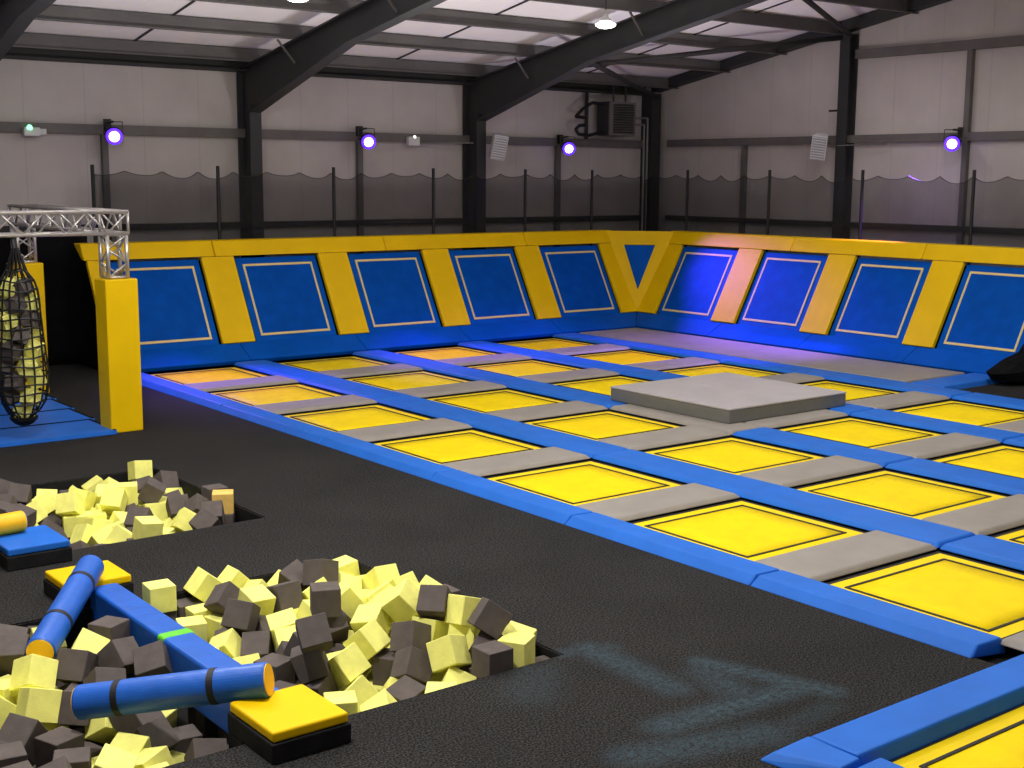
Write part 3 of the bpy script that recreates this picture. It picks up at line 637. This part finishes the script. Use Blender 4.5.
# ------------------------------------------------------------------ truss rig, pillars, bag, mats
def truss(p, q, s, label, up_=(0, 0, 1), name='box_truss', panels=None, cat='truss'):
    p, q = Vector(p), Vector(q); d = (q-p); Ln = d.length; d.normalize(); sv = d.cross(Vector(up_)).normalized(); u = sv.cross(d); h = s/2
    t = thing(name, label, cat, p, 'aluminium trusses')
    cor = [sv*i*h+u*j*h for i, j in ((-1, -1), (1, -1), (1, 1), (-1, 1))]
    for c in cor:
        bm = B(); tube(bm, p+c, q+c, .024, 12); mesh('chord', bm, 'alu', t, True)
    n = panels or max(2, round(Ln/.24)); bm = B()
    for f in range(4):
        a, b_ = cor[f], cor[(f+1) % 4]
        for i in range(n):
            s0, s1 = p+d*Ln*i/n, p+d*Ln*(i+1)/n
            if (i+f) % 2: tube(bm, s0+a, s1+b_, .013, 6)
            else: tube(bm, s0+b_, s1+a, .013, 6)
        for e in (p, q): tube(bm, e+a, e+b_, .018, 8)
    mesh('lacing', bm, 'alu', t, True)
ZA, ZB = 2.38, 2.63
zm = (ZA+ZB)/2
truss((-13.93, -4.18, zm), (-18.6, -4.18, zm), .25, 'long aluminium truss spanning left from the yellow pillar corner')
truss((-14.07, -4.10, zm), (-14.07, -.66, zm), .25, 'aluminium truss running back from the yellow pillar corner')
truss((-14.07, -4.18, 1.86), (-14.07, -4.18, ZA-.02), .23, 'short upright aluminium truss on top of the front yellow pillar', (0, 1, 0), panels=3)
truss((-14.07, -.82, 1.86), (-14.07, -.82, ZA-.02), .23, 'short upright aluminium truss on top of the rear yellow pillar', (0, 1, 0), panels=3)
def pillar(cxp, cyp, w, d, z, label):
    bm = B(); box(bm, cxp-w/2, cxp+w/2, cyp-d/2, cyp+d/2, 0, z); bev(bm, .015); solo('padded_pillar', bm, 'yellow', label, 'pillar', 'yellow padded pillars')
pillar(-14.055, -4.18, .40, .36, 1.84, 'yellow padded pillar standing alone on the carpet at the left')
pillar(-14.06, -.80, .40, .36, 1.84, 'yellow padded pillar behind the hanging net bag')
# floor mats
my = [-.95, -1.75, -2.62, -3.52, -4.42]
nm = ['farthest back', 'third from the front', 'second from the front', 'front']
for i in range(4):
    t = thing('floor_mat', 'blue floor mat under the truss, '+nm[i]+' of the four', 'mat', (-16.2, (my[i]+my[i+1])/2, 0), 'blue mats under the truss')
    xr = -14.02-.06*i
    bm = B(); frustum(bm, -18.5, xr, my[i+1]+.004, my[i]-.004, 0, .052, .006); bev(bm, .006); mesh('cushion', bm, 'blue', t)
    bm = B(); box(bm, -18.49, xr-.01, my[i]-.06, my[i]-.012, .0525, .056); box(bm, xr-.045, xr-.01, my[i+1]+.012, my[i]-.06, .0525, .056); mesh('edge_binding', bm, 'black', t)

# net bag full of foam cubes
BC = Vector((-15.25, -4.30, 0))
t = thing('net_bag', 'black cargo net bag of foam cubes hanging from the truss', 'bag', BC+Vector((0, 0, 2.36)))
prof = [(.26, .03), (.34, .14), (.46, .22), (.62, .255), (.80, .27), (1.0, .26), (1.2, .25), (1.4, .245), (1.6, .23), (1.75, .21), (1.88, .17), (1.98, .10)]
rnd = random.Random(5)
nv = 14
def bagp(a, z, r): return BC+Vector((r*cos(a)*(1+.06*sin(3*a+z*4)), r*sin(a)*(1+.05*cos(2*a+z*5)), z+.015*sin(a*3+z*9)))
bm = B()
def rad(z):
    for (za, ra), (zb_, rb_) in zip(prof[:-1], prof[1:]):
        if z <= zb_: return ra+(rb_-ra)*(z-za)/(zb_-za)
    return prof[-1][1]
zs = [.27+.107*i for i in range(17)]
for z in zs:
    pts = [bagp(2*pi*i/nv, z, rad(z)+.012) for i in range(nv+1)]; path(bm, pts, .011, 5)
for i in range(nv):
    a = 2*pi*i/nv; pts = [bagp(a, z, rad(z)+.012) for z in zs]; path(bm, pts, .011, 5)
mesh('netting', bm, 'blackp', t)
bm = B()
for i in range(nv):
    a = 2*pi*i/nv; p = bagp(a, zs[-1], rad(zs[-1])+.012); path(bm, [p, BC+Vector((.03*cos(a), .03*sin(a), 2.24))], .010, 5)
path(bm, [BC+Vector((0, 0, 2.20)), BC+Vector((0, .06, 2.36)), BC+Vector((0, .06, ZA+.02))], .03, 8)
mesh('drawstring', bm, 'blackp', t)
bm = B(); lathe(bm, BC+Vector((0, 0, .19)), (0, 0, 1), [(0, .01), (.04, .10), (.09, .15), (.12, .16)], 14); mesh('bag_bottom', bm, 'blackv', t)

CUBE_W = .192
def cube_mesh(m, s):
    bm = B(); h = s/2; box(bm, -h, h, -h, h, -h, h); bmesh.ops.recalc_face_normals(bm, faces=bm.faces[:])
    bmesh.ops.bevel(bm, geom=bm.edges[:], offset=.004, segments=1, affect='EDGES')
    me = bpy.data.meshes.new('foam_cube'); bm.to_mesh(me); bm.free(); me.materials.append(M[m]); return me
CM = {'y': cube_mesh('foamy', CUBE_W), 'd': cube_mesh('foamd', CUBE_W), 'o': cube_mesh('foamo', CUBE_W)}
CB = {'y': cube_mesh('foamy', .165), 'd': cube_mesh('foamd', .165)}
def put(me, loc, q, label, group):
    o = bpy.data.objects.new('foam_cube', me); COL.objects.link(o); o.location = loc; o.rotation_mode = 'QUATERNION'; o.rotation_quaternion = q
    return tag(o, label, 'foam cube', group)
CN = {'y': 'yellow', 'd': 'grey', 'o': 'orange-tinted'}
lay = 0; z = .37; pal = 'ydyydydyydyddyydyydydyydy'
cnt = 0
while z < 1.88:
    r = rad(z)-.105; a0 = lay*.9+2.1; n = 3 if r > .08 else 1
    for i in range(n):
        a = a0+i*2*pi/3; c = pal[cnt % len(pal)]; cnt += 1
        q = Euler((rnd.uniform(-.45, .45), rnd.uniform(-.45, .45), a+rnd.uniform(-.3, .3))).to_quaternion()
        rr_ = r if n == 3 else 0
        part_of = 'near the bottom' if z < .75 else ('in the middle' if z < 1.35 else 'near the top')
        side = 'facing the pits' if sin(a) < -.3 else ('on the left side' if cos(a) < 0 else 'on the right side')
        put(CB[c], BC+Vector((rr_*cos(a), rr_*sin(a), z)), q, '%s foam cube in the net bag, %s, %s' % (CN[c], part_of, side), 'foam cubes in the net bag')
    z += .178; lay += 1

# ------------------------------------------------------------------ balance beam game over the pits
def block(x0, x1, y0, y1, zt, m, label, low=None):
    t = thing('stand_block', label, 'block', ((x0+x1)/2, (y0+y1)/2, 0), 'padded end blocks at the pits')
    bm = B(); box(bm, x0-.01, x1+.01, y0-.01, y1+.01, .001, zt-.062); bev(bm, .008)
    if low: box(bm, x0-.01, x1+.01, low[0], low[1], ZP+.01, .001)
    mesh('black_base', bm, 'blackv', t)
    bm = B(); box(bm, x0, x1, y0, y1, zt-.06, zt); bev(bm, .015, 3); mesh('top_cushion', bm, m, t)
block(-16.88, -16.42, -13.54, -13.02, .175, 'yellow', 'black block with bright yellow cushion top at the near edge of the near pit', (-13.20, -13.02))
block(-16.89, -16.41, -10.43, -9.96, .175, 'yellow', 'black block with yellow cushion top at the back edge of the near pit')
block(-16.94, -16.45, -9.25, -8.66, .175, 'blue', 'black block with blue cushion top at the left photo edge', (-8.93, -8.66))
t = thing('balance_beam', 'long blue padded balance beam with a bright green band, spanning the near pit', 'beam', (-16.635, -11.74, -.18))
bm = B(); box(bm, -16.74, -16.53, -13.00, -10.46, -.18, .15); bev(bm, .022, 3); mesh('padding', bm, 'bluelog', t)
bm = B(); box(bm, -16.746, -16.524, -11.79, -11.68, -.185, .156); bev(bm, .022, 3); mesh('band', bm, 'green', t, False, 'bright green band')
def log(p, q, r, body, cap, label, straps=(.33, .80)):
    p, q = Vector(p), Vector(q); d = (q-p).normalized(); Ln = (q-p).length
    t = thing('padded_log', label, 'padded log', (p+q)/2, 'padded logs over the pits')
    bm = B(); lathe(bm, p, d, [(0, r*.93), (.012, r), (Ln-.012, r), (Ln, r*.93)], 36); mesh('padding', bm, body, t, False)
    for e, dd in ((p, -d), (q, d)):
        bm = B(); lathe(bm, e-dd*.001, dd, [(0, r*.90), (.006, r*.90)], 32); mesh('end_disc', bm, cap, t)
    for u in straps:
        bm = B(); lathe(bm, p+d*(Ln*u-.02), d, [(0, r*1.005), (.002, r*1.03), (.038, r*1.03), (.04, r*1.005)], 36); mesh('strap', bm, 'strapb', t)
    return t
log((-17.40, -11.42, .10), (-16.68, -10.36, .268), .095, 'bluelog', 'orange', 'blue padded log slanting down from the back yellow block into the near pit', (.30, .76))
log((-17.48, -12.33, .09), (-16.66, -13.07, .268), .10, 'bluelog', 'orange', 'blue padded log crossing the beam onto the near yellow block', (.22, .72))
log((-17.9, -8.9, .25), (-16.665, -8.77, .262), .086, 'orange', 'bluelog', 'yellow padded log with blue end resting on the blue-topped block', ())

# ------------------------------------------------------------------ foam cubes in the pits
# x, y, z in millimetres, quaternion in thousandths, colour, pit, how it lies
CUBES = """-15802 -11312 -167 -218 517 150 -813 d N B
-14717 -11970 40 707 -707 4 -4 d N B
-17464 -11775 -344 682 682 187 186 y N B
-15744 -11561 -305 464 -216 -362 779 d N B
-15497 -11501 -50 96 -144 166 -971 y N B
-16029 -12399 25 225 554 -144 789 d N T
-15826 -12659 -180 388 719 576 18 y N H
-16961 -12142 -200 201 -40 843 -497 y N B
-14924 -12120 156 852 -76 -453 -250 y N B
-17609 -11389 -152 390 590 -390 590 y N B
-15202 -11859 -13 76 -791 439 -419 y N B
-17329 -12440 -344 482 -517 482 517 y N B
-16738 -12682 -344 618 344 -618 344 d N B
-17200 -10923 -53 321 595 -343 -652 y N B
-17543 -12972 -77 13 441 -865 -239 y N H
-15292 -12092 -153 5 -998 -61 6 y N B
-17498 -11596 25 79 815 266 507 y N T
-15650 -11932 232 839 0 0 544 d N T
-15084 -12168 -8 257 -290 762 519 y N B
-16293 -10646 40 674 0 0 -739 y N T
-15612 -10821 -54 105 324 -103 -934 y N B
-17791 -11604 -108 706 257 -263 -605 y N B
-15079 -12409 218 134 -402 -844 330 d N T
-14949 -11870 71 144 -293 -861 -390 y N B
-17103 -11408 25 832 -342 -373 224 y N H
-17244 -11610 25 -243 -388 886 -76 d N T
-16501 -11906 -344 0 -585 -811 0 d N B
-15249 -12287 -167 443 364 462 676 y N B
-14719 -11182 -4 952 -304 13 -4 y N H
-16154 -11440 -167 863 47 -300 -406 y N H
-16013 -11256 -167 -341 18 -708 -619 d N B
-17166 -11435 -167 268 441 731 -446 d N B
-15174 -11023 102 236 28 -778 -581 d N B
-15429 -11916 -167 -158 -293 587 -739 y N B
-15497 -12397 -344 106 -699 -106 -699 y N B
-17810 -12902 -102 222 -587 776 -59 d N B
-18076 -13105 32 783 -622 -14 -11 d N B
-15762 -11546 -67 972 104 -133 -162 y N H
-14761 -12901 10 247 76 119 -959 y N B
-14953 -11004 -87 531 323 774 123 y N B
-17497 -11186 25 474 -226 661 -536 d N T
-17257 -11060 -186 523 122 -800 -268 d N B
-17606 -12003 -5 218 685 -695 -1 y N T
-17202 -11991 -5 130 29 -927 350 d N H
-17314 -11793 -167 344 -593 -92 -723 d N B
-15304 -12964 -161 903 195 159 -348 y N B
-15139 -12424 25 185 -173 -49 -966 y N H
-15573 -11201 44 430 -584 555 408 d N T
-17465 -11551 -167 -109 546 811 178 y N B
-15941 -11005 31 154 911 141 356 d N T
-17069 -12650 -344 136 136 -694 -694 y N B
-17236 -11614 -167 413 652 118 -626 d N B
-15634 -12905 -167 605 149 -781 3 d N H
-15003 -12891 25 331 826 -237 -391 d N B
-17646 -12668 -152 394 394 -587 -587 d N H
-15901 -11914 -160 118 -118 -958 -235 d N B
-14973 -12619 203 171 691 -701 -46 y N T
-18039 -12831 40 460 -537 -460 -537 d N H
-15746 -12162 -344 374 600 374 -600 d N B
-15867 -12061 -25 707 -291 -402 -503 d N B
-15647 -11938 -167 488 763 357 227 d N B
-16100 -12042 -152 142 142 -693 -693 d N H
-17772 -11811 -97 721 601 217 -269 y N B
-16950 -11621 -167 -198 945 -104 -241 d N B
-15197 -12204 198 361 11 442 -821 y N T
-15814 -11736 -116 637 16 -736 -229 y N B
-17235 -12110 -163 260 -49 -876 -403 y N H
-15799 -11191 29 385 561 456 573 y N T
-15440 -11705 -44 150 -902 -129 383 d N B
-14903 -13077 40 682 -188 682 188 y N T
-16842 -11860 25 616 -110 584 -517 d N T
-17731 -12223 -344 542 0 0 -840 d N B
-17118 -10596 -139 1 757 -1 653 d N B
-18055 -12452 -70 416 601 -670 129 d N B
-17530 -11789 -152 61 0 0 998 y N B
-15748 -12249 -152 503 503 497 497 y N B
-15979 -11558 -167 519 -114 680 -503 d N T
-17762 -12187 -102 443 -115 -341 821 d N T
-17424 -12003 -66 594 -789 117 102 d N H
-16033 -10807 -145 13 -52 -688 723 y N B
-16212 -11010 -152 992 0 0 -126 y N H
-16013 -12440 -167 446 259 541 664 d N H
-17463 -10980 25 526 50 177 -831 d N B
-16292 -12498 -152 128 695 128 -695 d N B
-15076 -11437 -101 268 -882 176 345 y N B
-17293 -11963 -344 252 0 0 -968 d N B
-15552 -12667 -263 679 72 -564 -464 y N B
-15247 -12814 25 586 -326 740 -53 y N T
-15341 -11272 15 718 256 467 448 y N B
-15198 -12017 106 305 -236 887 -255 y N B
-15684 -10597 0 2 923 1 -384 y N H
-17327 -12660 -167 127 347 -594 -716 y N H
-15078 -12915 -152 561 -431 -561 -431 d N B
-15431 -12414 -152 1 -476 -880 1 d N H
-15993 -11352 25 364 -250 -37 -897 d N T
-16870 -12338 -344 469 469 -529 -529 d N H
-15919 -10603 31 661 -222 252 -671 y N T
-15536 -12281 8 657 450 -592 -126 y N T
-16174 -11771 -229 665 -258 275 644 y N B
-14958 -12865 217 530 168 -433 -709 d N T
-14966 -11246 -136 415 709 59 567 y N B
-15564 -12112 -167 374 -215 -474 769 d N B
-15603 -11907 25 -331 623 -695 -139 d N H
-15876 -13016 -167 184 -392 -486 -760 y N B
-16562 -12130 -344 705 49 705 -49 d N H
-17294 -12888 -167 554 -184 23 812 y N H
-15293 -10852 25 945 259 -131 152 d N B
-16972 -11639 25 424 633 -105 -638 d N T
-15505 -12100 -344 646 -288 -646 -288 y N B
-15177 -12718 -152 0 -503 -865 0 y N B
-15991 -11051 -152 704 704 67 67 y N H
-16882 -11217 40 181 181 -684 -684 d N T
-15130 -13124 40 1000 0 0 1 d N T
-15385 -12089 52 930 -35 -219 293 y N T
-16522 -12341 -344 701 -701 90 -90 d N B
-17008 -12988 -159 284 533 -345 -718 d N H
-17107 -12471 -196 727 -321 576 -189 d N T
-14733 -13119 -152 707 -21 -707 -21 d N B
-16070 -12843 -152 690 -156 -690 -156 y N H
-14716 -11025 -114 304 953 0 0 y N B
-15797 -12451 -44 942 -288 -168 46 y N T
-16402 -11647 -152 579 0 0 -815 y N B
-14730 -10596 -77 0 -761 0 648 y N B
-17437 -12200 -344 434 434 558 558 d N B
-16270 -10618 -152 560 432 -560 432 d N B
-14716 -10821 -165 367 -604 -367 605 y N B
-17129 -12288 -101 373 898 228 52 d N H
-15257 -11518 32 349 -723 -539 256 y N H
-15495 -13085 -152 0 -433 901 0 y N B
-16060 -10603 -152 517 -482 517 482 d N H
-15931 -12074 -344 111 698 -111 698 d N B
-14981 -11611 15 606 -572 536 137 y N B
-15428 -12661 -74 478 -731 -430 -229 d N T
-17633 -12034 -234 206 -548 743 326 y N B
-15594 -11304 -127 487 332 642 491 y N B
-15277 -10622 -104 252 661 662 248 y N B
-15323 -12480 47 562 -591 -536 -220 d N T
-16027 -12450 217 709 190 -420 534 d N T
-17351 -13103 -180 127 -992 -2 -15 y N B
-17527 -12415 -344 998 0 0 55 y N B
-14732 -11476 -2 165 690 -650 271 y N B
-17613 -12373 -152 696 -124 696 124 d N T
-14997 -12649 10 147 -799 -214 -543 y N H
-15439 -7331 -14 223 471 -508 -685 y F H
-15727 -7007 -202 378 -15 -833 405 d F B
-15671 -7653 -152 99 99 700 700 y F H
-15123 -7736 -131 615 507 493 350 y F H
-15482 -8259 -40 350 347 150 -857 d F H
-16201 -7487 -29 474 261 -509 669 y F H
-15302 -7513 40 398 585 398 -585 y F H
-16007 -7253 -17 23 -192 209 959 y F H
-15422 -8599 -152 653 -654 -270 270 y F B
-15641 -8841 31 69 -996 2 59 y F T
-15831 -8301 -167 172 -696 -440 541 y F H
-15825 -6740 -124 124 121 424 889 y F B
-14968 -7519 -152 0 829 -559 0 y F B
-16235 -8190 -167 530 -225 31 817 d F B
-15201 -7370 -138 505 855 -96 -66 y F B
-15058 -7529 25 776 -395 -278 407 d F T
-16404 -7828 25 633 303 -708 80 d F H
-14969 -7933 -67 901 419 -78 -78 d F T
-15772 -8592 -100 422 0 -528 -737 y F H
-15689 -7390 -167 311 341 271 -844 y F B
-15614 -6802 -148 668 219 694 156 d F B
-15486 -7653 25 224 -826 -374 -357 y F T
-16123 -7620 -202 236 913 -25 -331 d F B
-15326 -7124 -24 864 -400 249 176 y F B
-14882 -8501 -28 234 -108 -290 922 d F H
-16317 -7806 -167 879 -369 -14 -303 y F B
-15999 -7332 -229 350 303 -399 791 d F B
-15937 -6976 -109 870 237 113 417 y F B
-16206 -6753 25 340 248 267 867 d F B
-15860 -7617 -152 700 -700 98 -98 y F H
-16109 -8415 -225 324 876 -349 76 d F B
-15520 -7495 -167 652 -280 -558 431 y F B
-15871 -7572 25 892 -270 23 -362 y F T
-14780 -6539 23 7 -51 -139 -989 y F T
-15658 -8129 -167 -9 -792 126 598 y F B
-16520 -7620 47 315 -138 -707 618 d F B
-14942 -8093 -187 570 -370 728 -85 y F B
-14862 -7725 -167 596 -631 -174 -465 y F B
-15125 -7986 -279 518 631 -569 -94 y F B
-16153 -6976 25 -94 -524 380 757 d F T
-15460 -6549 -196 212 -900 -87 -370 y F B
-14902 -8222 -31 324 -416 -181 830 d F H
-14694 -6982 -42 230 -632 620 404 d F T
-14704 -8356 -152 886 0 0 464 d F B
-15716 -8833 -154 752 -656 51 33 d F B
-15911 -8076 -167 863 -40 -474 168 y F T
-15335 -7603 -167 -93 -766 232 591 d F B
-14666 -8093 40 0 707 -707 0 d F H
-15092 -8815 -13 324 -112 888 306 d F T
-15725 -7860 -167 -111 92 770 622 y F H
-15448 -8840 -152 41 706 41 -706 y F B
-15920 -8599 -229 187 -392 296 851 y F B
-15161 -8384 -140 632 81 -350 -687 y F B
-16431 -7417 45 158 -326 -833 418 d F B
-14699 -8336 40 687 687 -167 -167 o F T
-16027 -8816 -152 628 -326 628 326 d F B
-15717 -7422 25 525 206 731 -383 y F H
-15167 -8556 -39 321 129 -555 757 y F T
-15246 -6534 -116 335 588 -640 -364 y F H
-14679 -7099 -198 186 666 674 -260 y F B
-15606 -7167 -105 557 362 743 85 d F B
-15362 -6930 -115 494 122 696 506 y F B
-15038 -7261 -17 239 -423 -314 -816 d F B
-15610 -8435 -167 73 566 -494 -657 d F B
-14792 -7401 -167 593 37 -788 -166 d F B
-15492 -7860 -167 -64 145 -189 969 y F B"""
for row in CUBES.split('\n'):
    if not row.strip(): continue
    v = row.split(); x, y, z = (int(k)/1000 for k in v[:3]); q = Quaternion([int(k)/1000 for k in v[3:7]]).normalized(); c = v[7]
    near = v[8] == 'N'
    pit = 'near' if near else 'far'
    R = q.to_matrix(); flat = max(abs(R[2][i]) for i in range(3))
    pose = 'lying flat' if flat > .97 else ('tilted' if flat > .80 else 'tipped on edge')
    if near:
        zone = 'near pit back edge' if y > -11.15 else ('near pit front edge' if y < -12.7 else 'near pit middle')
        hz = 'left of beam' if x < -16.75 else ('beside the front block' if x < -16.2 and y < -12.7 else ('just right of beam' if x < -15.9 else ('well right of beam' if x < -15.3 else 'at right end')))
    else:
        zone = 'far pit back edge' if y > -7.1 else ('far pit front edge' if y < -8.3 else 'far pit middle')
        hz = 'at left end' if x < -16.3 else ('left of centre' if x < -15.7 else ('right of centre' if x < -15.1 else 'at right end'))
    top = {'T': 'fully exposed', 'H': 'half buried', 'B': 'mostly buried'}[v[9]]
    put(CM[c], (x, y, z), q, '%s foam cube %s, %s, %s, %s' % (CN[c], pose, zone, hz, top), 'foam cubes in the %s pit' % pit)
